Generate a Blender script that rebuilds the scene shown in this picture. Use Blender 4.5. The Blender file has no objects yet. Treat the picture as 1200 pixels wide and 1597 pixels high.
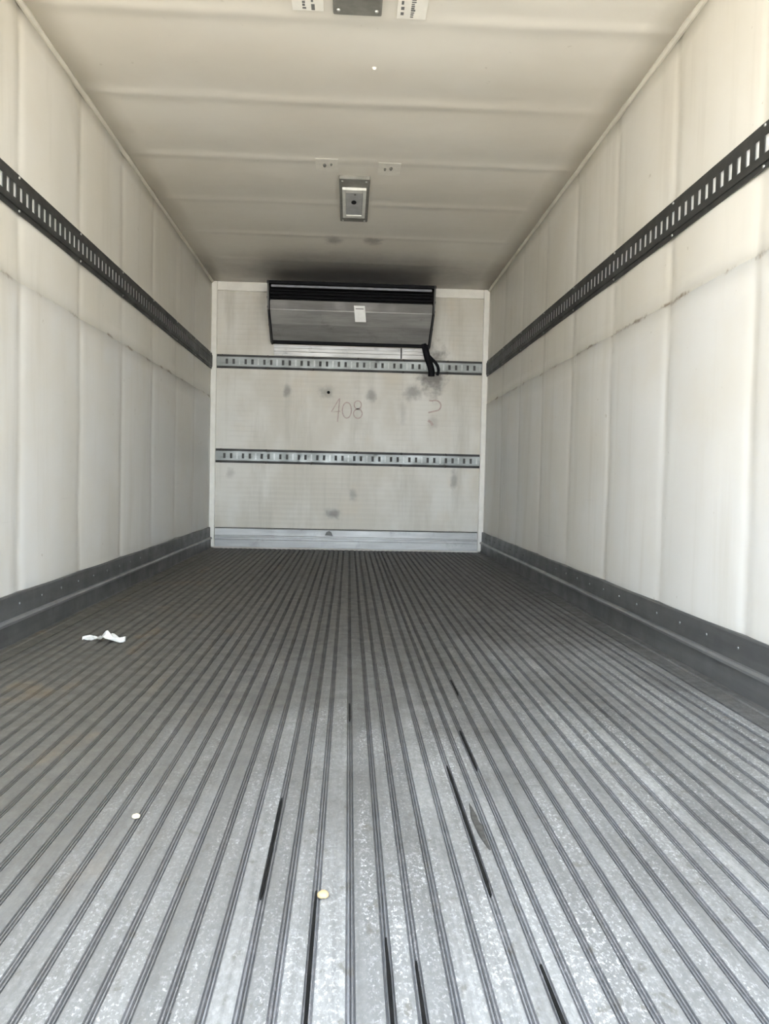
import bpy, bmesh, math, random
from mathutils import Vector, Matrix
random.seed(7)
SC = bpy.context.scene
C = SC.collection

# ------------------------------------------------------------------ camera, light, exposure
FPX = 1230.0
YAW, PITCH, ROLL = 0.0457, -0.0401, 0.0222
CAM = Vector((0.0086, 0.0, 0.5907))
W2, D, H = 1.15, 6.6225, 2.197          # half width, depth of the front wall, inner height (m)
Y0 = -0.12                              # plane of the open rear doorway

def cam_axes():
    cy, sy = math.cos(YAW), math.sin(YAW)
    fwd = Vector((sy, cy, 0)); right = Vector((cy, -sy, 0)); up = Vector((0, 0, 1))
    f2 = fwd*math.cos(PITCH) + up*math.sin(PITCH)
    u2 = up*math.cos(PITCH) - fwd*math.sin(PITCH)
    r2 = right*math.cos(ROLL) + u2*math.sin(ROLL)
    u3 = u2*math.cos(ROLL) - right*math.sin(ROLL)
    return r2, u3, f2
_r, _u, _f = cam_axes()
cd = bpy.data.cameras.new('camera'); cd.sensor_fit = 'HORIZONTAL'; cd.sensor_width = 36.0
cd.lens = 36.0*FPX/1200.0; cd.clip_start = 0.02
co = bpy.data.objects.new('camera', cd); C.objects.link(co)
m = Matrix.Identity(4)
for i in range(3):
    m[i][0] = _r[i]; m[i][1] = _u[i]; m[i][2] = -_f[i]; m[i][3] = CAM[i]
co.matrix_world = m
SC.camera = co

wd = bpy.data.worlds.new('sky'); SC.world = wd; wd.use_nodes = True
bg = wd.node_tree.nodes['Background']
bg.inputs[0].default_value = (0.80, 0.90, 1.0, 1); bg.inputs[1].default_value = 4.2
sd = bpy.data.lights.new('sun', 'SUN'); sd.energy = 17.0; sd.angle = 0.01; sd.color = (1.0, 0.95, 0.86)
so = bpy.data.objects.new('sun', sd); C.objects.link(so)
so.rotation_euler = Vector((-0.35, -0.60, -1.0)).to_track_quat('-Z', 'Y').to_euler()   # from ahead of the truck, so none enters the doorway
SC.view_settings.view_transform = 'Standard'; SC.view_settings.look = 'None'
SC.view_settings.gamma = 1.0; SC.view_settings.use_curve_mapping = False
SC.view_settings.exposure = 1.76
SC.cycles.max_bounces = 12; SC.cycles.diffuse_bounces = 8; SC.cycles.glossy_bounces = 4
SC.cycles.use_denoising = True

# ------------------------------------------------------------------ materials
STUD0, STUD = 2.815, .62
class NT:
    def __init__(s, name):
        s.m = bpy.data.materials.new(name); s.m.use_nodes = True
        s.t = s.m.node_tree; s.b = s.t.nodes['Principled BSDF']
        s.co = s.t.nodes.new('ShaderNodeTexCoord').outputs['Object']
    def n(s, typ, **kw):
        nd = s.t.nodes.new(typ)
        for k, v in kw.items(): setattr(nd, k, v)
        return nd
    def link(s, a, b): s.t.links.new(a, b)
    def put(s, sock, v):
        if hasattr(v, 'links') or hasattr(v, 'is_linked'): s.link(v, sock)
        else: sock.default_value = v
    def mapped(s, scale=(1, 1, 1), loc=(0, 0, 0)):
        mp = s.n('ShaderNodeMapping'); s.link(s.co, mp.inputs[0])
        mp.inputs['Scale'].default_value = scale; mp.inputs['Location'].default_value = loc
        return mp.outputs[0]
    def noise(s, scale=5, detail=4, rough=.55, stretch=(1, 1, 1), loc=(0, 0, 0), dist=0):
        nd = s.n('ShaderNodeTexNoise'); s.link(s.mapped(stretch, loc), nd.inputs['Vector'])
        nd.inputs['Scale'].default_value = scale; nd.inputs['Detail'].default_value = detail
        nd.inputs['Roughness'].default_value = rough; nd.inputs['Distortion'].default_value = dist
        return nd.outputs['Fac']
    def ramp(s, v, a, b, lo=0., hi=1.):
        r = s.n('ShaderNodeMapRange'); r.interpolation_type = 'SMOOTHSTEP'
        s.link(v, r.inputs['Value'])
        r.inputs['From Min'].default_value = a; r.inputs['From Max'].default_value = b
        r.inputs['To Min'].default_value = lo; r.inputs['To Max'].default_value = hi
        return r.outputs[0]
    def math(s, op, a, b=0.0):
        nd = s.n('ShaderNodeMath', operation=op); s.put(nd.inputs[0], a); s.put(nd.inputs[1], b)
        return nd.outputs[0]
    def mix(s, fac, a, b):
        nd = s.n('ShaderNodeMix', data_type='RGBA'); s.put(nd.inputs['Factor'], fac)
        s.put(nd.inputs['A'], a); s.put(nd.inputs['B'], b)
        return nd.outputs['Result']
    def axis(s, k):
        sp = s.n('ShaderNodeSeparateXYZ'); s.link(s.co, sp.inputs[0]); return sp.outputs[k]
    def dist(s, p, stretch=(1, 1, 1)):
        v = s.n('ShaderNodeVectorMath', operation='SUBTRACT'); s.link(s.co, v.inputs[0]); v.inputs[1].default_value = p
        w = s.n('ShaderNodeVectorMath', operation='MULTIPLY'); s.link(v.outputs[0], w.inputs[0]); w.inputs[1].default_value = stretch
        l = s.n('ShaderNodeVectorMath', operation='LENGTH'); s.link(w.outputs[0], l.inputs[0]); return l.outputs['Value']
    def bump(s, v, strength=.3, dist=.002):
        nd = s.n('ShaderNodeBump'); nd.inputs['Strength'].default_value = strength; nd.inputs['Distance'].default_value = dist
        s.link(v, nd.inputs['Height'])
        prev = s.b.inputs['Normal']
        if prev.is_linked: s.link(prev.links[0].from_socket, nd.inputs['Normal'])
        s.link(nd.outputs[0], prev)
    def done(s, col, rough=.5, metal=0., spec=.5):
        s.put(s.b.inputs['Base Color'], col); s.put(s.b.inputs['Roughness'], rough)
        s.b.inputs['Metallic'].default_value = metal; s.b.inputs['Specular IOR Level'].default_value = spec
        return s.m

def c(r, g, b): return (r, g, b, 1)

def plain(name, col, rough=.5, metal=0., var=.12, scale=20, spec=.5):
    t = NT(name); f = t.ramp(t.noise(scale, 5), .3, .7)
    lo = c(*[x*(1-var) for x in col]); hi = c(*[min(1, x*(1+var)) for x in col])
    return t.done(t.mix(f, lo, hi), rough, metal, spec)

def wall_material(name, cream, pale, seam=True):
    t = NT(name)
    f = t.ramp(t.noise(1.3, 4, .6), .35, .65)
    col = t.mix(f, cream, pale)
    # vertical run-down streaks
    st = t.ramp(t.noise(5, 5, .6, (1, 1.6, .16)), .48, .78)
    col = t.mix(t.math('MULTIPLY', st, .36), col, c(.46, .43, .36))
    # small flecks
    fl = t.ramp(t.noise(26, 3, .5), .715, .77)
    col = t.mix(t.math('MULTIPLY', fl, .4), col, c(.34, .29, .22))
    # broken darker line along the pinch at every stud
    k = t.math('FRACT', t.math('ADD', t.math('DIVIDE', t.math('SUBTRACT', t.axis(1), STUD0), STUD), 20.5))
    k = t.math('ABSOLUTE', t.math('SUBTRACT', t.math('ADD', k, t.math('MULTIPLY', t.math('SUBTRACT', t.noise(3, 3), .5), .05)), .5))
    gd = t.math('MULTIPLY', t.ramp(k, .008, .045, 1, 0), t.ramp(t.noise(4, 4, .6, (1, .6, .5)), .30, .65))
    col = t.mix(t.math('MULTIPLY', gd, .30), col, c(.36, .33, .27))
    if seam:
        # brown residue clinging along the panel joint
        z = t.axis(2)
        wob = t.math('MULTIPLY', t.math('SUBTRACT', t.noise(9, 4, .7), .5), .035)
        dz = t.math('ABSOLUTE', t.math('SUBTRACT', t.math('ADD', z, wob), 1.249))
        band = t.ramp(dz, .002, .013, 1, 0)
        gate = t.ramp(t.noise(4.5, 5, .7, (1, 1, .2), (3, 1, 0)), .50, .62)
        col = t.mix(t.math('MULTIPLY', t.math('MULTIPLY', band, gate), .8), col, c(.20, .13, .07))
        # faint scuff lines low on the wall
        sc = t.ramp(t.noise(7, 4, .6, (1, .25, 6)), .66, .75)
        lowm = t.ramp(z, .5, 1.1, 1, 0)
        col = t.mix(t.math('MULTIPLY', t.math('MULTIPLY', sc, lowm), .22), col, c(.42, .41, .40))
    t.bump(t.noise(3.0, 3, .5), .35, .012)
    t.bump(t.noise(90, 3, .6), .12, .001)
    return t.done(col, .42, 0, .4)

def ceiling_material():
    t = NT('ceiling_liner')
    col = t.mix(t.ramp(t.noise(1.1, 4, .6, (1, 1.4, 1)), .35, .68), c(.67, .63, .555), c(.71, .68, .615))
    fl = t.ramp(t.noise(18, 3, .5), .72, .78)
    col = t.mix(t.math('MULTIPLY', fl, .35), col, c(.40, .35, .28))
    # soot from the unit's fan slot, spread wider as painted shade at the far end
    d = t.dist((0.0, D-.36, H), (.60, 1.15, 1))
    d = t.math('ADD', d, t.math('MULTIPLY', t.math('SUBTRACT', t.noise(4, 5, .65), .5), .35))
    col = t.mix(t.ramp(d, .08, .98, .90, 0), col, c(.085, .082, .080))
    for p in ((-.131, 5.378, H), (.136, 5.375, H)):
        dd = t.math('ADD', t.dist(p, (1, .7, 1)), t.math('MULTIPLY', t.math('SUBTRACT', t.noise(16, 3), .5), .10))
        col = t.mix(t.ramp(dd, .01, .085, .62, 0), col, c(.16, .14, .14))
    t.bump(t.noise(2.4, 3, .5, (.7, 1.5, 1)), .4, .012)
    t.bump(t.noise(70, 3, .6), .1, .001)
    return t.done(col, .45, 0, .4)

def back_material():
    t = NT('front_wall_liner')
    col = t.mix(t.ramp(t.noise(2.2, 4, .6, (1, 1, .6)), .35, .66), c(.565, .53, .455), c(.67, .65, .595))
    st = t.ramp(t.noise(6, 5, .65, (1, 1, .12)), .46, .74)
    col = t.mix(t.math('MULTIPLY', st, .60), col, c(.43, .405, .34))
    ye = t.ramp(t.noise(2.6, 3, .6, (1, 1, .8), (4, 0, 2)), .55, .72)
    col = t.mix(t.math('MULTIPLY', ye, .35), col, c(.62, .53, .40))
    for (x, z, r, k, sx) in ((-.522, 1.314, .05, .6, 1), (-.20, 1.314, .06, .55, .7), (.182, 1.30, .07, .6, 1.3), (.52, 1.326, .075, .62, .8),
                             (-.124, .302, .05, .75, .55), (.889, .60, .10, .5, 2.2), (.04, .47, .05, .45, 1), (.69, 1.52, .22, .97, 1.3),
                             (.70, 1.08, .06, .3, 1), (-.98, .62, .05, .3, 1), (.45, 1.15, .10, .22, 2.4)):
        dd = t.math('ADD', t.dist((x, D, z), (sx, 0, .75)), t.math('MULTIPLY', t.math('SUBTRACT', t.noise(13, 4, .6, loc=(x, 0, z)), .5), r*1.5))
        col = t.mix(t.ramp(dd, r*.15, r, k, 0), col, c(.17, .155, .14))
    sw = t.math('SINE', t.math('MULTIPLY', t.axis(2), 150.0))
    t.bump(sw, .12, .0018)
    gr = t.math('MULTIPLY', t.ramp(sw, .80, 1.0), t.ramp(t.noise(3, 4, .6), .42, .66))
    col = t.mix(t.math('MULTIPLY', gr, .20), col, c(.36, .34, .31))
    t.bump(t.noise(3, 3), .3, .01)
    return t.done(col, .45, 0, .4)

def floor_material(name, base, hi, grime_shade, metal=.25, rough=.5):
    t = NT(name); t.co = t.n('ShaderNodeNewGeometry').outputs['Position']
    oi = t.n('ShaderNodeObjectInfo')
    col = t.mix(oi.outputs['Random'], c(*[x*.68 for x in base]), c(*[min(1, x*1.22) for x in base]))
    bl = t.ramp(t.noise(2.0, 5, .62, (1, .6, 1)), .32, .68)
    col = t.mix(t.math('MULTIPLY', bl, .5), col, c(*[x*.72 for x in base]))
    stk = t.ramp(t.noise(70, 4, .65, (1, .022, 1)), .42, .66)
    col = t.mix(t.math('MULTIPLY', stk, .60), col, c(*[x*.58 for x in base]))
    # bright worn flecks of the non-slip crown
    wear = t.math('MULTIPLY', t.ramp(t.noise(2.6, 3, .6, (2.2, .8, 1), (5, 2, 0)), .36, .62, .35, 1), t.ramp(t.noise(26, 3, .6, (1, .035, 1), (3, 2, 0)), .38, .62, .15, 1))
    sp = t.ramp(t.noise(210, 3, .7, (1, .6, 1)), .52, .68)
    sp2 = t.ramp(t.noise(95, 4, .7, (1, .55, 1), (1, 1, 0)), .52, .72)
    spk = t.math('MULTIPLY', t.math('MAXIMUM', sp, t.math('MULTIPLY', sp2, .7)), wear)
    col = t.mix(t.math('MULTIPLY', spk, .95), col, hi)
    mo = t.ramp(t.noise(120, 4, .7, (1, .5, 1), (2, 9, 0)), .40, .62, 1, 0)
    col = t.mix(t.math('MULTIPLY', mo, .34), col, c(*[x*.45 for x in base]))
    dk = t.ramp(t.noise(30, 5, .65, (1, .6, 1), (8, 3, 0)), .59, .69)
    col = t.mix(t.math('MULTIPLY', dk, .65), col, c(.10, .095, .085))
    # patchy trodden-in dirt, with light falloff to the far end and left painted in
    dirt_shade = t.ramp(t.math('ADD', t.math('ADD', t.math('MULTIPLY', t.axis(1), .16), t.math('MULTIPLY', t.axis(0), -.16)), t.noise(1.9, 6, .7, (1, .6, 1), (2, 7, 0))), .53, .98)
    col = t.mix(t.math('MULTIPLY', dirt_shade, .75), col, grime_shade)
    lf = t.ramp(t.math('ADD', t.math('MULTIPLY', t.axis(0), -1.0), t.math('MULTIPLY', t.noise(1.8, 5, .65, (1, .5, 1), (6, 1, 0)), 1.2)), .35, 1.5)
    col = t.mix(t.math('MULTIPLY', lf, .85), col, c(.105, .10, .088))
    rust = t.math('MULTIPLY', t.ramp(t.noise(3.2, 4, .6, (1.6, .7, 1), (0, 4, 0)), .58, .70), t.ramp(t.axis(0), -.15, -.75))
    col = t.mix(t.math('MULTIPLY', rust, .40), col, c(.20, .145, .085))
    t.bump(t.noise(150, 2, .6, (1, .55, 1)), .35, .0015)
    rg = t.ramp(t.noise(20, 4, .6), .3, .7, rough-.08, rough+.12)
    return t.done(col, rg, metal, .35)

def metal_material(name, base, rough=.4, metal=.7, streak=(1, .05, 1), dirt_shade=c(.05, .05, .05), dk=.45):
    t = NT(name)
    col = t.mix(t.ramp(t.noise(14, 5, .65, streak), .3, .72), c(*[x*.78 for x in base]), c(*[min(1, x*1.15) for x in base]))
    col = t.mix(t.math('MULTIPLY', t.ramp(t.noise(7, 5, .7), .55, .75), dk), col, dirt_shade)
    t.bump(t.noise(50, 3), .12, .001)
    return t.done(col, t.ramp(t.noise(9, 4), .3, .7, rough-.08, rough+.1), metal)

M = {}
M['wall'] = wall_material('upper_wall_liner', c(.645, .61, .535), c(.68, .655, .598))
M['wall2'] = wall_material('lower_wall_liner', c(.635, .612, .56), c(.665, .66, .64))
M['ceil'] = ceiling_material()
M['back'] = back_material()
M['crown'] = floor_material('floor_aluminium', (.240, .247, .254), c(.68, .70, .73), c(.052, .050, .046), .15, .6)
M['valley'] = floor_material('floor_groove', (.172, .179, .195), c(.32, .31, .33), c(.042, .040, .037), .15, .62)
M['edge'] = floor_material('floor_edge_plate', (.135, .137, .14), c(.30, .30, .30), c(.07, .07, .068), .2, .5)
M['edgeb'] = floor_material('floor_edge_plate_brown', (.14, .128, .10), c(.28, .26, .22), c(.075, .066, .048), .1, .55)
M['base'] = plain('underfloor', (.02, .02, .02), .8)
M['shell'] = plain('outer_shell', (.75, .75, .75), .5)
M['kick'] = metal_material('kick_plate_metal', (.125, .128, .130), .45, .4, (1, .06, 1), c(.05, .045, .04), .4)
M['kicklip'] = metal_material('kick_lip_metal', (.25, .255, .26), .38, .55, (1, .06, 1))
M['bkick'] = metal_material('front_kick_aluminium', (.41, .41, .40), .4, .3, (.12, 1, 1), c(.16, .16, .155), .55)
M['strack'] = metal_material('side_track_metal', (.050, .051, .049), .48, .4, (1, .08, 1), c(.045, .04, .035), .5)
M['btrack'] = metal_material('front_track_galvanised', (.27, .285, .275), .45, .4, (.2, 1, 1), c(.07, .07, .065), .6)
M['bedge'] = metal_material('front_track_grimy_edge', (.045, .044, .042), .6, .3, (.2, 1, 1))
M['pressed'] = metal_material('front_track_pressed_rib', (.40, .41, .40), .45, .4)
M['slotwhite'] = plain('slot_backing_pale', (.90, .90, .88), .6, 0, .04)
M['slotshade'] = plain('slot_backing_shade', (.07, .07, .068), .8, 0, .2)  # dark backing paints in the shade of the hollow slots
M['screw'] = metal_material('screw_steel', (.42, .42, .40), .4, .7)
M['screwdk'] = metal_material('screw_tarnished', (.07, .065, .06), .55, .4)
M['trim'] = plain('trim_white', (.78, .76, .70), .42, 0, .05, 12)
M['cove'] = plain('cove_trim_cream', (.60, .57, .49), .5, 0, .08, 8)
M['black'] = plain('black_plastic', (.006, .006, .008), .7, 0, .3, 20, .15)
M['blackgap'] = plain('grime_black', (.007, .007, .007), .9, 0, .3, 20, .1)
M['lip'] = plain('unit_lip_paint', (.16, .165, .185), .42, .2, .15)
M['uupper'] = metal_material('unit_upper_panel', (.125, .12, .115), .5, .25, (.15, 1, 1), c(.07, .065, .06), .5)
M['ulower'] = metal_material('unit_lower_panel', (.37, .365, .355), .5, .2, (.15, 1, 1), c(.12, .115, .105), .4)
M['ubottom'] = metal_material('unit_bottom_panel', (.29, .285, .278), .5, .25, (.15, 1, 1), c(.08, .075, .07), .4)
M['uside'] = metal_material('unit_side_plate', (.075, .075, .075), .55, .3, (1, 1, 1))
M['pan'] = metal_material('drip_plate_metal', (.50, .49, .47), .4, .3, (.08, 1, 1), c(.12, .11, .10), .65)
M['paper'] = plain('paper_white', (.86, .86, .84), .7, 0, .04)
M['print'] = plain('dark_print', (.14, .14, .14), .7)
M['sticker'] = plain('sticker_offwhite', (.80, .78, .72), .5, 0, .04)
M['lightbase'] = plain('light_base_grey', (.20, .195, .175), .55, .1, .15)
M['lightframe'] = plain('light_frame_white', (.70, .70, .66), .4, 0, .08)
M['lens'] = plain('light_lens_grey', (.36, .365, .37), .3, .1, .12)
M['patch'] = plain('ceiling_patch', (.74, .71, .64), .5, 0, .05)
M['marker'] = plain('faded_red_marker', (.44, .35, .315), .7, 0, .15, 60)
M['stone'] = plain('pebble_tan', (.36, .255, .135), .7, 0, .12, 90)
M['stonew'] = plain('pebble_cream', (.47, .41, .29), .7, 0, .08, 90)
M['tape'] = plain('dark_tape', (.14, .14, .135), .7)
M['smear'] = plain('dried_mud', (.055, .054, .052), .9, 0, .3, 60, .1)
M['ground'] = plain('yard_concrete', (.50, .45, .385), .85, 0, .15, 1.5)

# ------------------------------------------------------------------ mesh helpers
def mesh_obj(name, bm, mats, parent=None, smooth=False):
    bm.normal_update()
    me = bpy.data.meshes.new(name); bm.to_mesh(me); bm.free()
    for k in (mats if isinstance(mats, (list, tuple)) else [mats]): me.materials.append(M[k])
    if smooth:
        for p in me.polygons: p.use_smooth = True
    o = bpy.data.objects.new(name, me); C.objects.link(o)
    if parent: o.parent = parent
    return o

def tag(o, label=None, cat=None, group=None, kind=None):
    if label: o['label'] = label
    if cat: o['category'] = cat
    if group: o['group'] = group
    if kind: o['kind'] = kind
    return o

def empty(name, loc=(0, 0, 0)):
    o = bpy.data.objects.new(name, None); C.objects.link(o); o.location = loc
    o.empty_display_size = .05
    return o

def box(bm, x0, x1, y0, y1, z0, z1, mat=0, bevel=0.0):
    vs = [bm.verts.new(p) for p in ((x0,y0,z0),(x1,y0,z0),(x1,y1,z0),(x0,y1,z0),(x0,y0,z1),(x1,y0,z1),(x1,y1,z1),(x0,y1,z1))]
    fs = [bm.faces.new([vs[i] for i in q]) for q in ((0,3,2,1),(4,5,6,7),(0,1,5,4),(1,2,6,5),(2,3,7,6),(3,0,4,7))]
    for f in fs: f.material_index = mat
    if bevel:
        es = list({e for f in fs for e in f.edges})
        r = bmesh.ops.bevel(bm, geom=es, offset=bevel, segments=2, affect='EDGES', profile=.6)
        for f in r['faces']: f.material_index = mat
    return fs

def box_obj(name, dims, mat, parent=None, bevel=0.0, off=(0, 0, 0)):
    bm = bmesh.new(); x0, x1, y0, y1, z0, z1 = dims
    box(bm, x0-off[0], x1-off[0], y0-off[1], y1-off[1], z0-off[2], z1-off[2], 0, bevel)
    return mesh_obj(name, bm, mat, parent)

def extrude_profile(bm, pts, axis, a, b, matfn=None, closed=True, steps=1):
    """pts: 2-D points; axis 'y' -> pts are (x,z), axis 'x' -> pts are (y,z)."""
    def P(p, t): return (p[0], t, p[1]) if axis == 'y' else (t, p[0], p[1])
    rings = []
    for k in range(steps+1):
        t = a + (b-a)*k/steps
        rings.append([bm.verts.new(P(p, t)) for p in pts])
    n = len(pts); fs = []
    for k in range(steps):
        for i in range(n if closed else n-1):
            j = (i+1) % n
            f = bm.faces.new((rings[k][i], rings[k][j], rings[k+1][j], rings[k+1][i])); fs.append(f)
            if matfn: f.material_index = matfn(i)
    if closed:
        bm.faces.new(list(reversed(rings[0]))); bm.faces.new(rings[-1])
    bmesh.ops.recalc_face_normals(bm, faces=bm.faces)
    return fs

def cyl(bm, p, axis, r, h, seg=10, r2=None):
    q = Vector(axis).normalized().to_track_quat('Z', 'Y').to_matrix().to_4x4()
    bmesh.ops.create_cone(bm, cap_ends=True, segments=seg, radius1=r, radius2=r if r2 is None else r2, depth=h,
                          matrix=Matrix.Translation(p) @ q)

def tube(bm, pts, r, seg=10):
    rings = []
    pts = [Vector(p) for p in pts]
    for i, p in enumerate(pts):
        d = (pts[min(i+1, len(pts)-1)] - pts[max(i-1, 0)]).normalized()
        s = d.cross(Vector((0, 1, 0.13))).normalized(); t = d.cross(s)
        rr = r[i] if isinstance(r, (list, tuple)) else r
        rings.append([bm.verts.new(p + (s*math.cos(2*math.pi*k/seg) + t*math.sin(2*math.pi*k/seg))*rr) for k in range(seg)])
    for a, b in zip(rings, rings[1:]):
        for k in range(seg): bm.faces.new((a[k], a[(k+1) % seg], b[(k+1) % seg], b[k]))
    bm.faces.new(list(reversed(rings[0]))); bm.faces.new(rings[-1])
    bmesh.ops.recalc_face_normals(bm, faces=bm.faces)

def smooth_noise(x, s=0):
    return (math.sin(x*1.7+s) + .6*math.sin(x*3.9+2.1*s+1) + .35*math.sin(x*8.3+s*.7+2))/1.95

STUD0, STUD = 2.815, .62
def pillow(y, v, amp, seed, sig=.034, dip=.0050):
    """height of a liner sheet: bows out between studs, pinched at each stud"""
    yy = y + .008*smooth_noise(v*1.3, seed + round((y-STUD0)/STUD))
    k = (yy-STUD0)/STUD; d = (k-round(k))*STUD
    bow = amp*(math.sin(math.pi*(k % 1.0)))**2
    fade = .75+.25*smooth_noise(v*2.1, seed+3*round(k))
    pinch = -dip*fade*math.exp(-(d/sig)**2)
    return bow + pinch + .0012*smooth_noise(y*2.3+v*1.1, seed)

def y_samples(y0, y1):
    ys = set(); y = y0
    while y < y1: ys.add(round(y, 4)); y += .06
    ys.add(y1)
    k = math.ceil((y0-STUD0)/STUD)
    while STUD0+k*STUD < y1:
        for j in range(-10, 11):
            q = round(STUD0+k*STUD+j*.010, 4)
            if y0 < q < y1: ys.add(q)
        k += 1
    return sorted(ys)

def sheet(name, mat, parent, mapper, vs, amp, seed, y0=Y0, y1=D, dip=.0050, sig=.034):
    """one liner sheet; mapper(y, v, h) -> point; gets a 4 mm turned edge"""
    bm = bmesh.new(); ys = y_samples(y0, y1); grid = []
    for v in vs:
        row = []
        for y in ys:
            e = min(1.0, (y1-y)/.08) if y1-y < .08 else 1.0
            row.append(bm.verts.new(mapper(y, v, pillow(y, v, amp, seed, sig, dip)*e)))
        grid.append(row)
    for a, b in zip(grid, grid[1:]):
        for i in range(len(ys)-1): bm.faces.new((a[i], a[i+1], b[i+1], b[i]))
    # turned edges back to the wall along the first and last row
    for row, v in ((grid[0], vs[0]), (grid[-1], vs[-1])):
        back = [bm.verts.new(mapper(y, v, -.012)) for y in ys]
        for i in range(len(ys)-1): bm.faces.new((row[i], row[i+1], back[i+1], back[i]))
    bmesh.ops.recalc_face_normals(bm, faces=bm.faces)
    o = mesh_obj(name, bm, mat, parent, True)
    return o

def lin(a, b, n): return [a+(b-a)*i/n for i in range(n+1)]

# ------------------------------------------------------------------ setting
ground = box_obj('ground', (-45, 45, -45, 45, -1.30, -1.10), 'ground')
tag(ground, 'pale concrete yard outside the truck body', 'ground', kind='structure')

T = .07
SEAM = 1.247
for side, nm, lab in ((-1, 'wall_left', 'cream ribbed liner wall on the left side'), (1, 'wall_right', 'cream ribbed liner wall on the right side')):
    xa, xb = sorted((side*(W2+.012), side*(W2+T)))
    w = box_obj(nm, (xa, xb, Y0, D+T, -.06, H+T), 'shell')
    tag(w, lab, 'wall', kind='structure')
    mp = lambda y, v, h, s=side: (s*(W2-h), y, v)
    mp2 = lambda y, v, h, s=side: (s*(W2-.004-h), y, v)
    p = sheet('liner_panel', 'wall', w, mp, lin(SEAM-.01, H, 12), .004, 1.3+side)
    tag(p, 'upper liner sheet above the seam')
    p = sheet('liner_panel', 'wall2', w, mp2, lin(.10, SEAM, 12), .005, 2.6+side)
    tag(p, 'lower liner sheet below the seam')

ce = box_obj('ceiling', (-W2-.012, W2+.012, Y0, D+T, H+.012, H+T), 'shell')
tag(ce, 'cream liner ceiling with shallow cross ridges and soot and painted shade near the cooling unit', 'ceiling', kind='structure')
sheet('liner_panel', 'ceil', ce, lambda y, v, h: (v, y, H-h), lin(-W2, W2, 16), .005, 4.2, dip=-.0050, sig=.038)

wb = box_obj('wall_back', (-W2-.012, W2+.012, D+.002, D+T, -.06, H+.012), 'shell')
tag(wb, 'stained off-white liner wall at the far end', 'wall', kind='structure')
bm = bmesh.new()
xs, zs = lin(-W2, W2, 46), lin(-.02, H, 44)
g = [[bm.verts.new((x, D-.0015*smooth_noise(x*3+z, 1)-.0015, z)) for x in xs] for z in zs]
for a, b in zip(g, g[1:]):
    for i in range(len(xs)-1): bm.faces.new((a[i], a[i+1], b[i+1], b[i]))
mesh_obj('liner_panel', bm, 'back', wb, True)

# floor: base plate with a child for every ribbed extrusion
fl = box_obj('floor', (-W2-.012, W2+.012, Y0, D+.002, -.06, -.02), 'base')
tag(fl, 'worn grey aluminium floor of lengthwise ribs', 'floor', kind='structure')
edges = [-.101, -.064, -.026, .022, .0675, .1025, .142, .183, .2235, .256, .2835]
while edges[0] > -1.04: edges.insert(0, edges[0]-.04)
while edges[-1] < 1.03: edges.append(edges[-1]+.04)
rib_cache = {}
def rib_mesh(w):
    key = round(w, 4)
    if key in rib_cache: return rib_cache[key]
    h = w/2
    # half valley, fine ridge, shoulder, crown (slightly domed), shoulder, fine ridge, half valley
    half = [(-h+.0003, -.0042), (-h+.0010, -.0042), (-h+.0015, -.0016), (-h+.0033, -.0016), (-h+.0038, -.0040),
            (-h+.0050, -.0040), (-h+.0062, -.0008), (-h+.0085, 0.0), (0, .0006)]
    prof = half + [(-x, z) for x, z in reversed(half[:-1])]
    prof = prof + [(h-.0003, -.02), (-h+.0003, -.02)]
    def mf(i): return 0 if 6 <= i <= 9 else 1
    bm = bmesh.new(); extrude_profile(bm, prof, 'y', Y0, D-.045, mf, True, 1)
    me = bpy.data.meshes.new('floor_rib'); bm.to_mesh(me); bm.free()
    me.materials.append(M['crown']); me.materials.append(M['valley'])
    rib_cache[key] = me; return me
for a, b in zip(edges, edges[1:]):
    o = bpy.data.objects.new('floor_rib', rib_mesh(b-a)); C.objects.link(o)
    o.parent = fl; o.location = ((a+b)/2, 0, 0)
bm = bmesh.new()
e0, e1 = edges[0], edges[-1]
extrude_profile(bm, [(-W2, .004), (-W2+.045, .004), (-W2+.048, 0), (e0-.001, 0), (e0-.001, -.02), (-W2, -.02)], 'y', Y0, D-.045)
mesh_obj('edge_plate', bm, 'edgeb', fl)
bm = bmesh.new()
extrude_profile(bm, [(W2, .004), (W2-.045, .004), (W2-.048, 0), (e1+.001, 0), (e1+.001, -.02), (W2, -.02)], 'y', Y0, D-.045)
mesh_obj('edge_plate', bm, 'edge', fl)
o = box_obj('end_gap', (-W2, W2, D-.045, D, -.02, -.008), 'blackgap', fl); tag(o, 'black gap along the far end of the floor')
for (x, ya, yb, wd_) in ((-.027, Y0, 1.11, .0042), (-.1035, 1.09, 1.44, .0036), (.2240, 1.10, 1.61, .0044), (.2835, 1.59, 1.84, .0046),
                         (.068, Y0, .994, .0044), (.103, Y0, .944, .0044), (.256, Y0, .936, .0046), (.022, 1.92, 2.06, .004), (.3235, 2.16, 2.32, .004)):
    bm = bmesh.new(); n = 14; top = []
    for k in range(n+1):
        y = ya+(yb-ya)*k/n; ww = wd_*(.5+.08*math.sin(k*2.3+x*50))*(1 if 0 < k < n else .5)
        top.append((x-ww, x+ww, y))
    A = [(bm.verts.new((l, y, .0012)), bm.verts.new((r, y, .0012)), bm.verts.new((r, y, -.0044)), bm.verts.new((l, y, -.0044))) for l, r, y in top]
    for p, q in zip(A, A[1:]):
        for k in range(4): bm.faces.new((p[k], p[(k+1) % 4], q[(k+1) % 4], q[k]))
    bm.faces.new(A[0]); bm.faces.new(tuple(reversed(A[-1]))); bmesh.ops.recalc_face_normals(bm, faces=bm.faces)
    mesh_obj('seam_filler', bm, 'blackgap', fl)

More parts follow.
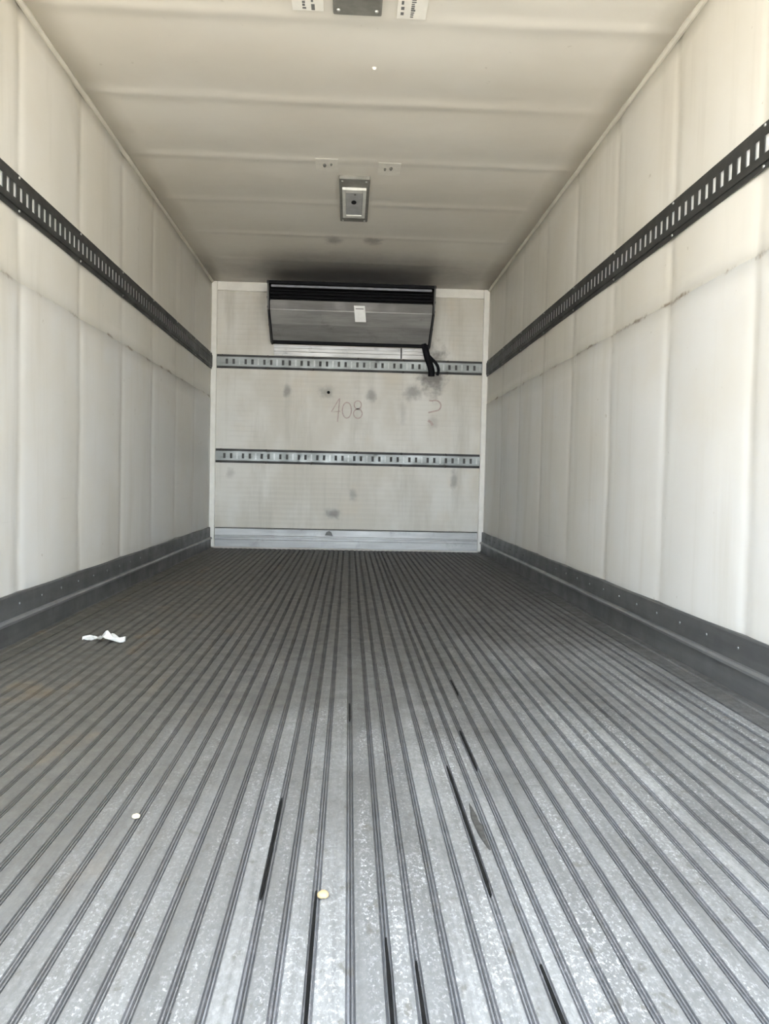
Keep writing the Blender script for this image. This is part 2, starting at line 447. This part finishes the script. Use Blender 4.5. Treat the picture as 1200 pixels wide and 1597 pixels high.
# kick plates along the sides
for side, nm, lab in ((-1, 'baseboard_left', 'dark grey metal kick plate along the left wall'), (1, 'baseboard_right', 'dark grey metal kick plate along the right wall')):
    prof = [(.0, .172), (.012, .172), (.015, .166), (.015, .092), (.020, .088), (.020, .006), (.026, .0045), (.0, .0045)]
    bm = bmesh.new(); extrude_profile(bm, [(side*(W2-p), z) for p, z in prof], 'y', Y0, D-.012, None, True, 1)
    k = mesh_obj(nm, bm, 'kick'); tag(k, lab, 'kick plate', kind='structure')
    bm = bmesh.new()
    extrude_profile(bm, [(side*(W2-p), z) for p, z in ((.014, .092), (.024, .090), (.030, .083), (.030, .075), (.019, .070))], 'y', Y0, D-.02)
    o = mesh_obj('lip', bm, 'kicklip', k); tag(o, 'lighter worn ledge of the kick plate')
    # pop rivets in the upper band
    bm0 = bmesh.new(); cyl(bm0, (0, 0, 0), (-side, 0, 0), .006, .004, 8, .004)
    r0 = mesh_obj('rivet', bm0, 'kick', k); r0.location = (side*(W2-.016), 2.2, .132)
    y = 2.4
    while y < D-.1:
        r = r0.copy(); C.objects.link(r); r.location.y = y; y += .2

# kick plate on the far wall
bm = bmesh.new(); yb = D
prof = [(yb-.001, .166), (yb-.010, .166), (yb-.014, .160), (yb-.014, .108), (yb-.022, .104), (yb-.022, .094), (yb-.014, .090), (yb-.014, .074),
        (yb-.020, .070), (yb-.020, .012), (yb-.001, .012)]
extrude_profile(bm, prof, 'x', -1.10, 1.10)
k = mesh_obj('baseboard_back', bm, 'bkick'); tag(k, 'bright ridged aluminium kick plate across the far wall', 'kick plate', kind='structure')
box_obj('joint_line', (-1.10, 1.10, D-.008, D-.001, .166, .171), 'blackgap', k)

# corner and top trims of the far wall, cove trims along the ceiling
def trim(n, lab, bmf, mat='trim'):
    bm = bmesh.new(); bmf(bm)
    o = mesh_obj('trim_%d' % n, bm, mat); tag(o, lab, 'trim', kind='structure'); return o
trim(1, 'white vertical corner trim left of the far wall', lambda bm: box(bm, -W2, -W2+.046, D-.028, D-.001, .012, H-.001, 0, .006))
trim(2, 'white vertical corner trim right of the far wall', lambda bm: box(bm, W2-.046, W2, D-.028, D-.001, .012, H-.001, 0, .006))
trim(3, 'white horizontal trim along the top of the far wall', lambda bm: box(bm, -W2+.046, W2-.046, D-.022, D-.001, H-.075, H-.001, 0, .005))
for n, s in ((4, -1), (5, 1)):
    trim(n, 'cream cove trim between ceiling and %s wall' % ('left' if s < 0 else 'right'),
         lambda bm, s=s: extrude_profile(bm, [(s*W2, H), (s*(W2-.017), H), (s*(W2-.017), H-.009), (s*(W2-.014), H-.011), (s*(W2-.011), H-.014), (s*(W2-.009), H-.017), (s*W2, H-.017)], 'y', Y0, D-.03), 'cove')

# faded marker writing on the far wall
def stroke(bm, pts, w=.009):
    y = D-.0052
    P = [Vector((p[0], 0, p[1])) for p in pts]
    L, R = [], []
    for i, p in enumerate(P):
        d = (P[min(i+1, len(P)-1)]-P[max(i-1, 0)]).normalized(); n = Vector((-d.z, 0, d.x))*w*.5
        L.append(bm.verts.new((p.x+n.x, y, p.z+n.z))); R.append(bm.verts.new((p.x-n.x, y, p.z-n.z)))
    for i in range(len(P)-1): bm.faces.new((L[i], L[i+1], R[i+1], R[i]))
def arc(cx, cz, rx, rz, a0, a1, n=16):
    return [(cx+rx*math.cos(math.radians(a0+(a1-a0)*i/n)), cz+rz*math.sin(math.radians(a0+(a1-a0)*i/n))) for i in range(n+1)]
bm = bmesh.new()
stroke(bm, [(-.088, 1.262), (-.15, 1.152), (-.075, 1.158)]); stroke(bm, [(-.083, 1.265), (-.092, 1.15), (-.098, 1.07)])
o = mesh_obj('marker_digit', bm, 'marker', wb); tag(o, 'faded red handwritten digit 4')
bm = bmesh.new(); stroke(bm, arc(-.022, 1.168, .038, .066, 90, 455))
o = mesh_obj('marker_digit', bm, 'marker', wb); tag(o, 'faded red handwritten digit 0')
bm = bmesh.new(); stroke(bm, arc(.068, 1.215, .030, .034, -90, 270)); stroke(bm, arc(.070, 1.142, .036, .039, 90, 450))
o = mesh_obj('marker_digit', bm, 'marker', wb); tag(o, 'faded red handwritten digit 8')
bm = bmesh.new(); stroke(bm, [(.665, 1.268)] + arc(.715, 1.225, .05, .045, 120, -60) + [(.66, 1.165)], .012)
stroke(bm, [(.66, 1.10), (.685, 1.085), (.70, 1.06)], .02)
o = mesh_obj('marker_scribble', bm, 'marker', wb); tag(o, 'faded red handwritten scribble')
bm = bmesh.new(); cyl(bm, (-.178, D-.0045, 1.312), (0, -1, 0), .013, .004, 12)
o = mesh_obj('bolt_hole', bm, 'blackgap', wb); tag(o, 'small black hole')

# ------------------------------------------------------------------ cargo tracks
def track_profile_box(bm, axis, base, nrm, a, b, z0, z1, h0, h1, mat=0):
    """box running a..b along axis ('y' for side walls, 'x' for far wall); h0..h1 is height off the wall"""
    if axis == 'y':
        x0, x1 = sorted((base+nrm*h0, base+nrm*h1)); return box(bm, x0, x1, a, b, z0, z1, mat)
    y0, y1 = sorted((base+nrm*h0, base+nrm*h1)); return box(bm, a, b, y0, y1, z0, z1, mat)

def cargo_track(label, axis, base, nrm, a, b, zc, ht, slots, sw, sh, matrail, matedge, matback, deep, screws, soff, smat):
    mid = (a+b)/2
    root = empty('cargo_track', (base, mid, zc) if axis == 'y' else (mid, base, zc))
    tag(root, label, 'cargo track', 'slotted cargo tracks on the walls')
    inv = Matrix.Translation(-root.location)
    def fin(name, bm, mat):
        bmesh.ops.transform(bm, matrix=inv, verts=bm.verts); return mesh_obj(name, bm, mat, root)
    z0, z1 = zc-ht/2, zc+ht/2; fw = ht*(.15 if axis == 'y' else .19); t = .0025
    zf0, zf1 = z0+fw, z1-fw
    zs0, zs1 = zc-sh/2, zc+sh/2
    bm = bmesh.new()                                    # raised, slotted face
    B = lambda p, q, c0, c1, h0, h1: track_profile_box(bm, axis, base, nrm, p, q, c0, c1, h0, h1)
    B(a, b, zf0, zs0, deep-t, deep); B(a, b, zs1, zf1, deep-t, deep)
    B(a, b, zf0-t, zf0, 0, deep); B(a, b, zf1, zf1+t, 0, deep)
    cur = a
    for s in slots:
        B(cur, s-sw/2, zs0, zs1, deep-t, deep); cur = s+sw/2
    B(cur, b, zs0, zs1, deep-t, deep)
    fin('slotted_face', bm, matrail)
    if axis == 'x':                                     # pressed ribs between the slot pairs
        for s_ in slots[1::2]:
            if s_+.060 > b: continue
            bm = bmesh.new(); track_profile_box(bm, axis, base, nrm, s_+.043, s_+.055, zf0+.01, zf1-.01, deep, deep+.003); fin('pressed_rib', bm, 'pressed')
    for (c0, c1) in ((z0, zf0-t), (zf1+t, z1)):
        bm = bmesh.new(); track_profile_box(bm, axis, base, nrm, a, b, c0, c1, 0, .004); fin('flange', bm, matedge)
    bm = bmesh.new(); track_profile_box(bm, axis, base, nrm, a, b, zf0, zf1, 0, .002); fin('backing', bm, matback)
    first = None
    for s in screws:
        for zz in (z0+fw*.45, z1-fw*.45):
            p = Vector((base+nrm*.005, s, zz) if axis == 'y' else (s, base+nrm*.005, zz))
            if first is None:
                bm = bmesh.new(); cyl(bm, (0, 0, 0), (nrm, 0, 0) if axis == 'y' else (0, nrm, 0), soff, .006, 10, soff*.6)
                first = mesh_obj('screw', bm, smat, root, True); o = first
            else:
                o = first.copy(); C.objects.link(o)
            o.location = p - root.location
    return root

def frange(a, b, s):
    r = []
    while a < b: r.append(a); a += s
    return r
PIT = .0525
for side, lab in ((-1, 'long dark grey slotted cargo track along the left wall'), (1, 'long dark grey slotted cargo track along the right wall')):
    st = 2.698-51*PIT if side < 0 else 2.207-42*PIT
    st += PIT*math.ceil((Y0+.04-st)/PIT)
    cargo_track(lab, 'y', side*(W2-.006), -side, Y0, D-.03, 1.540, .130, frange(st, D-.08, PIT), .0245, .049, 'strack', 'strack', 'slotwhite', .009,
                frange(STUD0-.62*4-.02, D-.1, STUD), .0065, 'screw')
def back_slots(x0, x1):
    r = []; x = x0
    while x < x1: r += [x, x+.056]; x += .154
    return [q for q in r if q < x1]
cargo_track('galvanised slotted track across the far wall just under the cooling unit', 'x', D-.003, -1, -1.104, 1.104, 1.545, .114,
            back_slots(-1.02, 1.06), .020, .042, 'btrack', 'bedge', 'slotshade', .010, frange(-1.06, 1.1, .375), .012, 'screwdk')
cargo_track('galvanised slotted track across the lower part of the far wall', 'x', D-.003, -1, -1.104, 1.104, .767, .116,
            back_slots(-1.03, 1.06), .020, .042, 'btrack', 'bedge', 'slotshade', .010, frange(-1.06, 1.1, .375), .012, 'screwdk')

# ------------------------------------------------------------------ cooling unit on the far wall
UX = .655
ev = empty('cooling_unit', (0, D-.003, 1.70))
tag(ev, 'grey wedge-shaped truck cooling unit high on the far wall', 'cooling unit')
E0 = Vector((0, D-.003, 1.70))
def ev_part(name, bm, mat, parent=None, smooth=False):
    bmesh.ops.transform(bm, matrix=Matrix.Translation(-E0), verts=bm.verts); return mesh_obj(name, bm, mat, parent or ev, smooth)
def yy(p): return D-.003-p
def panel(p0, z0, p1, z1, x0=-UX+.02, x1=UX-.02, th=.006):
    bm = bmesh.new()
    d = Vector((p1-p0, z1-z0)).normalized(); n = Vector((d.y, -d.x))*th
    extrude_profile(bm, [(yy(p0), z0), (yy(p1), z1), (yy(p1+n.x), z1+n.y), (yy(p0+n.x), z0+n.y)], 'x', x0, x1)
    return bm
bm = bmesh.new()                                                   # closed body behind the panels
extrude_profile(bm, [(yy(0), 2.112), (yy(.36), 2.112), (yy(.30), 2.072), (yy(.30), 1.985), (yy(.383), 1.968), (yy(.365), 1.905), (yy(.075), 1.70), (yy(0), 1.70)], 'x', -UX+.012, UX-.012)
ev_part('body', bm, 'black')
bm = bmesh.new(); box(bm, -UX-.004, UX+.004, yy(.425), yy(.33), 2.092, 2.118, 0, .006); tl = ev_part('top_lip', bm, 'black')
bm = bmesh.new(); box(bm, -UX+.03, UX-.03, yy(.432), yy(.420), 2.066, 2.084, 0, .003); ev_part('air_deflector', bm, 'lip')
for zz in (2.052, 2.026, 2.000):                                       # louvre bars inside the outlet
    bm = bmesh.new(); box(bm, -UX+.02, UX-.02, yy(.385), yy(.355), zz-.003, zz+.003); ev_part('louvre', bm, 'black')
ev_part('upper_panel', panel(.372, 1.905, .390, 1.976), 'uupper')
ev_part('lower_panel', panel(.245, 1.822, .373, 1.905), 'ulower')
ev_part('bottom_panel', panel(.085, 1.712, .246, 1.822), 'ubottom')
bm = bmesh.new(); box(bm, -UX+.015, UX-.015, yy(.100), yy(.070), 1.694, 1.714, 0, .004); ev_part('bottom_rail', bm, 'black')
bm = bmesh.new(); box(bm, -UX+.02, UX-.02, yy(.383), yy(.372), 1.900, 1.908, 0, .002); ev_part('panel_crease', bm, 'ulower')
for s in (-1, 1):                                                     # end plates
    bm = bmesh.new(); xa, xb = sorted((s*(UX-.012), s*UX))
    extrude_profile(bm, [(yy(0), 2.118), (yy(.425), 2.118), (yy(.425), 2.055), (yy(.400), 1.97), (yy(.385), 1.900), (yy(.10), 1.694), (yy(0), 1.694)], 'x', xa, xb)
    sp = ev_part('end_plate', bm, 'uside')
    for (p, z) in ((.36, 2.00), (.34, 1.93), (.2, 1.82)):
        bm = bmesh.new(); cyl(bm, (s*(UX+.003), yy(p), z), (s, 0, 0), .009, .008, 8); ev_part('bolt', bm, 'uside', sp)
# streaked plate and post under the unit
bm = bmesh.new()
extrude_profile(bm, [(yy(0), 1.694), (yy(.012), 1.694), (yy(.012), 1.668), (yy(.018), 1.664), (yy(.018), 1.640), (yy(.012), 1.636), (yy(.012), 1.605), (yy(0), 1.605)], 'x', -UX+.02, UX-.03)
pl = ev_part('drip_plate', bm, 'pan')
bm = bmesh.new(); box(bm, .415, .427, yy(.022), yy(.016), 1.605, 1.694); ev_part('drip_plate_joint', bm, 'uside', pl)
# wired-on paper label bent over the crease
def unit_front(z):
    return .3725+(z-1.905)*.23 if z >= 1.905 else .3725-(1.905-z)*1.542
lb = empty('paper_label', (.068, yy(unit_front(1.86)+.012), 1.83))
tag(lb, 'small white paper label on the front of the cooling unit', 'label')
L0 = lb.location.copy()
def label_strip(name, x0, x1, z0, z1, off, mat, skew=0.):
    bm = bmesh.new(); rows = []
    for i in range(9):
        z = z0+(z1-z0)*i/8; q = .398-max(0, 1.93-z)*.55; sx = (z-1.945)*skew
        rows.append([bm.verts.new((x+sx-L0.x, yy(q+o)-L0.y, z-L0.z)) for x, o in ((x0, off), (x1, off), (x1, off-.0015), (x0, off-.0015))])
    for a, b in zip(rows, rows[1:]):
        for k in range(4): bm.faces.new((a[k], a[(k+1) % 4], b[(k+1) % 4], b[k]))
    bm.faces.new(rows[0]); bm.faces.new(rows[-1]); bmesh.ops.recalc_face_normals(bm, faces=bm.faces)
    return mesh_obj(name, bm, mat, lb)
label_strip('sheet', .018, .104, 1.832, 1.947, .004, 'paper', -.11)
label_strip('print_bar', .030, .092, 1.921, 1.926, .0046, 'print', -.11)

# black drain hose and cable hanging at the right end of the unit
for nm, lab, pts, r in (
    ('drain_hose', 'thick black drain hose', [(.60, .09, 1.73), (.615, .07, 1.69), (.632, .055, 1.63), (.655, .05, 1.57), (.672, .046, 1.52), (.675, .040, 1.465)], .027),
    ('cable', 'thin black cable', [(.60, .06, 1.71), (.625, .045, 1.66), (.67, .032, 1.615), (.715, .03, 1.57), (.735, .028, 1.52), (.725, .026, 1.475)], .012)):
    P = [Vector((x, yy(p), z)) for x, p, z in pts]; fine = []
    for i in range(len(P)-1):
        a, b, c_, d = P[max(i-1, 0)], P[i], P[i+1], P[min(i+2, len(P)-1)]
        for j in range(5):
            t = j/5; fine.append(.5*((2*b)+(-a+c_)*t+(2*a-5*b+4*c_-d)*t*t+(-a+3*b-3*c_+d)*t**3))
    fine.append(P[-1])
    bm = bmesh.new(); tube(bm, fine, r, 12)
    o = ev_part(nm, bm, 'black', None, True); tag(o, lab)

# ------------------------------------------------------------------ ceiling fittings
def ceiling_light(y_near, label, group):
    L = .69; w = .165; cx = .005
    root = empty('ceiling_light', (cx, y_near+L/2, H)); tag(root, label, 'light', group)
    def part(name, dims, mat, parent=None, bev=.003): return box_obj(name, dims, mat, parent or root, bev)
    part('base_plate', (-w/2, w/2, -L/2, L/2, -.022, .004), 'lightbase', None, .005)
    fw, fl0, fl1, b = .066, -.225, .235, .019
    zf, zt = -.036, -.018
    part('frame_rail', (-fw, -fw+b, fl0, fl1, zf, zt), 'lightframe'); part('frame_rail', (fw-b, fw, fl0, fl1, zf, zt), 'lightframe')
    part('frame_rail', (-fw+b, fw-b, fl0, fl0+.045, zf, zt), 'lightframe'); part('frame_rail', (-fw+b, fw-b, fl1-.045, fl1, zf, zt), 'lightframe')
    ln = part('lens', (-fw+b, fw-b, fl0+.045, fl1-.045, -.032, zt), 'lens')
    bm = bmesh.new(); cyl(bm, (-.002, -.015, -.030), (0, 0, 1), .014, .012, 12)
    bmesh.ops.scale(bm, vec=(1, 1.9, 1), verts=bm.verts)
    o = mesh_obj('sensor_hole', bm, 'black', ln)
    bm = bmesh.new(); cyl(bm, (.004, -.145, -.031), (0, 0, 1), .007, .006, 10); mesh_obj('clip', bm, 'lightbase', ln)
    first = None
    for sx in (-1, 1):
        for yy_ in (-L/2+.03, L/2-.03):
            if first is None:
                bm = bmesh.new(); cyl(bm, (0, 0, 0), (0, 0, -1), .008, .006, 10, .005); first = mesh_obj('screw', bm, 'screw', root); s = first
            else: s = first.copy(); C.objects.link(s)
            s.location = (sx*(w/2-.018), yy_, -.024)
    return root
ceiling_light(4.235, 'rectangular ceiling light with white frame and grey lens near the cooling unit', 'ceiling lights')
nl = ceiling_light(2.075, 'dark grey end of the ceiling light cut off by the top edge', 'ceiling lights'); nl.rotation_euler.z = math.pi

def sticker(x0, x1, y0, y1, label, marks):
    cx, cy = (x0+x1)/2, (y0+y1)/2
    s = empty('ceiling_sticker', (cx, cy, H-.008)); tag(s, label, 'sticker', 'stickers beside the near ceiling light')
    box_obj('sheet', (x0-cx, x1-cx, y0-cy, y1-cy, -.002, .006), 'sticker', s)
    for (a, b, c0, d) in marks:
        o = box_obj('print_mark', (x0+a-cx, x0+b-cx, y1-d-cy, y1-c0-cy, -.0028, -.0018), 'print', s)
def glyphs(x, w, a, b, step, seed):
    r = random.Random(seed); out = []; t = a
    while t < b:
        l = step*r.uniform(.45, .75)
        out.append((x, x+w*r.uniform(.6, 1), t, t+l)); t += step
    return out
sticker(-.216, -.111, 2.45, 2.770, 'white printed sticker left of the near ceiling light', glyphs(.034, .013, .012, .30, .016, 1)+glyphs(.064, .012, .006, .30, .045, 2))
sticker(.140, .240, 2.45, 2.790, 'white printed sticker right of the near ceiling light', glyphs(.012, .013, .022, .32, .030, 3)+glyphs(.046, .016, .010, .32, .012, 4))

def patch(x0, x1, y0, y1, label, dots):
    cx, cy = (x0+x1)/2, (y0+y1)/2
    p = empty('ceiling_plate', (cx, cy, H-max(pillow(q, cx, .005, 4.2, .036, -.0056) for q in (y0, cy, y1)))); tag(p, label, 'plate', 'small plates beside the far ceiling light')
    box_obj('plate', (x0-cx, x1-cx, y0-cy, y1-cy, -.0012, .004), 'patch', p)
    for (dx, dy, r) in dots:
        bm = bmesh.new(); cyl(bm, (0, 0, 0), (0, 0, -1), r, .006, 10, r*.7); bmesh.ops.scale(bm, vec=(1, 2.4, 1), verts=bm.verts)
        o = mesh_obj('screw', bm, 'lightbase', p); o.location = (dx, dy, -.003)
patch(-.195, -.080, 4.03, 4.19, 'small cream plate with two screws left of the far ceiling light', ((-.012, .0, .010), (.022, -.015, .007)))
patch(.125, .240, 4.05, 4.21, 'small cream plate with two screws right of the far ceiling light', ((-.022, .0, .007), (.008, -.012, .010)))
bm = bmesh.new(); cyl(bm, (0, 0, 0), (0, 0, -1), .010, .008, 12, .005)
o = mesh_obj('ceiling_button', bm, 'patch'); o.location = (.074, 3.135, H-.009); tag(o, 'tiny white plastic button on the near part of the ceiling', 'button')

# ------------------------------------------------------------------ litter on the floor
def pebble(x, y, r, mat, label, flat=.6):
    bm = bmesh.new(); bmesh.ops.create_icosphere(bm, subdivisions=3, radius=1)
    for v in bm.verts:
        k = 1+.13*smooth_noise(v.co.x*2+v.co.y*1.3, r*900)+.08*smooth_noise(v.co.z*3, 4)
        v.co = Vector((v.co.x*r*1.2*k, v.co.y*r*k, v.co.z*r*flat*k))
    zmin = min(v.co.z for v in bm.verts)
    for v in bm.verts: v.co.z -= zmin
    o = mesh_obj('pebble', bm, mat, None, True); o.location = (x, y, .0004); tag(o, label, 'pebble'); return o
pebble(-.0165, 1.092, .0068, 'stone', 'small tan pebble at the end of a black floor seam', .75)
pebble(-.346, 1.352, .0058, 'stonew', 'tiny cream pebble lying on the ribs at the left', .7)

def crumple(name, pts, label, cat, mat):
    bm = bmesh.new(); n = 16; m_ = 7; top = []
    for i in range(n+1):
        row = []
        for j in range(m_+1):
            u, v = i/n, j/m_
            w = .010+.032*max(0, math.sin(math.pi*min(1, max(0, (u-.25)/.75))))**.8
            x = -.085+.17*u; y = (v-.5)*2*w + .012*math.sin(u*7)
            z = .004+.030*math.exp(-((u-.62)/.13)**2)*(1-abs(v-.45)*1.1)+.010*abs(math.sin(u*9+v*5))+.006*math.sin(v*11+u*3)
            row.append(bm.verts.new((x, y, max(.001, z))))
        top.append(row)
    for a, b in zip(top, top[1:]):
        for j in range(m_): bm.faces.new((a[j], b[j], b[j+1], a[j+1]))
    bmesh.ops.solidify(bm, geom=bm.faces, thickness=.0008)
    bmesh.ops.recalc_face_normals(bm, faces=bm.faces)
    o = mesh_obj(name, bm, mat); tag(o, label, cat); return o
o = crumple('paper_scrap', None, 'crumpled white paper scrap on the floor near the left kick plate', 'paper', 'paper')
o.location = (-.845, 2.80, .0012); o.rotation_euler.z = -.15; o.scale = (.88, .88, .95)

def blot(x, y, sx, sy, seed, label, rot=0, mat='smear', th=.0020, name='mud_smear'):
    bm = bmesh.new(); n = 22; ring = []; ring2 = []
    for k in range(n):
        a = 2*math.pi*k/n; r = 1+.3*smooth_noise(a*1.0+math.sin(a)*2, seed)
        ring.append(bm.verts.new((sx*r*math.cos(a), sy*r*math.sin(a), 0))); ring2.append(bm.verts.new((sx*.85*r*math.cos(a), sy*.9*r*math.sin(a), th)))
    for k in range(n): bm.faces.new((ring[k], ring[(k+1) % n], ring2[(k+1) % n], ring2[k]))
    bm.faces.new(ring2)
    o = mesh_obj(name, bm, mat); o.location = (x, y, .0006); o.rotation_euler.z = rot; tag(o, label, 'smear'); return o
blot(.243, 1.325, .0062, .080, 3, 'long dark mud smear beside a black floor seam at the right', .03)
# dark scrap of tape on the far kick plate
bm = bmesh.new()
pts = [(-.185, .120), (-.172, .148), (-.150, .158), (-.132, .146), (-.118, .116)]
A = [bm.verts.new((x, D-.0245, z)) for x, z in pts]; B = [bm.verts.new((x, D-.0205, z)) for x, z in pts]
bm.faces.new(A); bm.faces.new(list(reversed(B)))
for i in range(5): bm.faces.new((A[i], B[i], B[(i+1) % 5], A[(i+1) % 5]))
bmesh.ops.recalc_face_normals(bm, faces=bm.faces)
o = mesh_obj('tape_scrap', bm, 'tape'); tag(o, 'dark scrap of tape stuck on the far kick plate', 'tape')
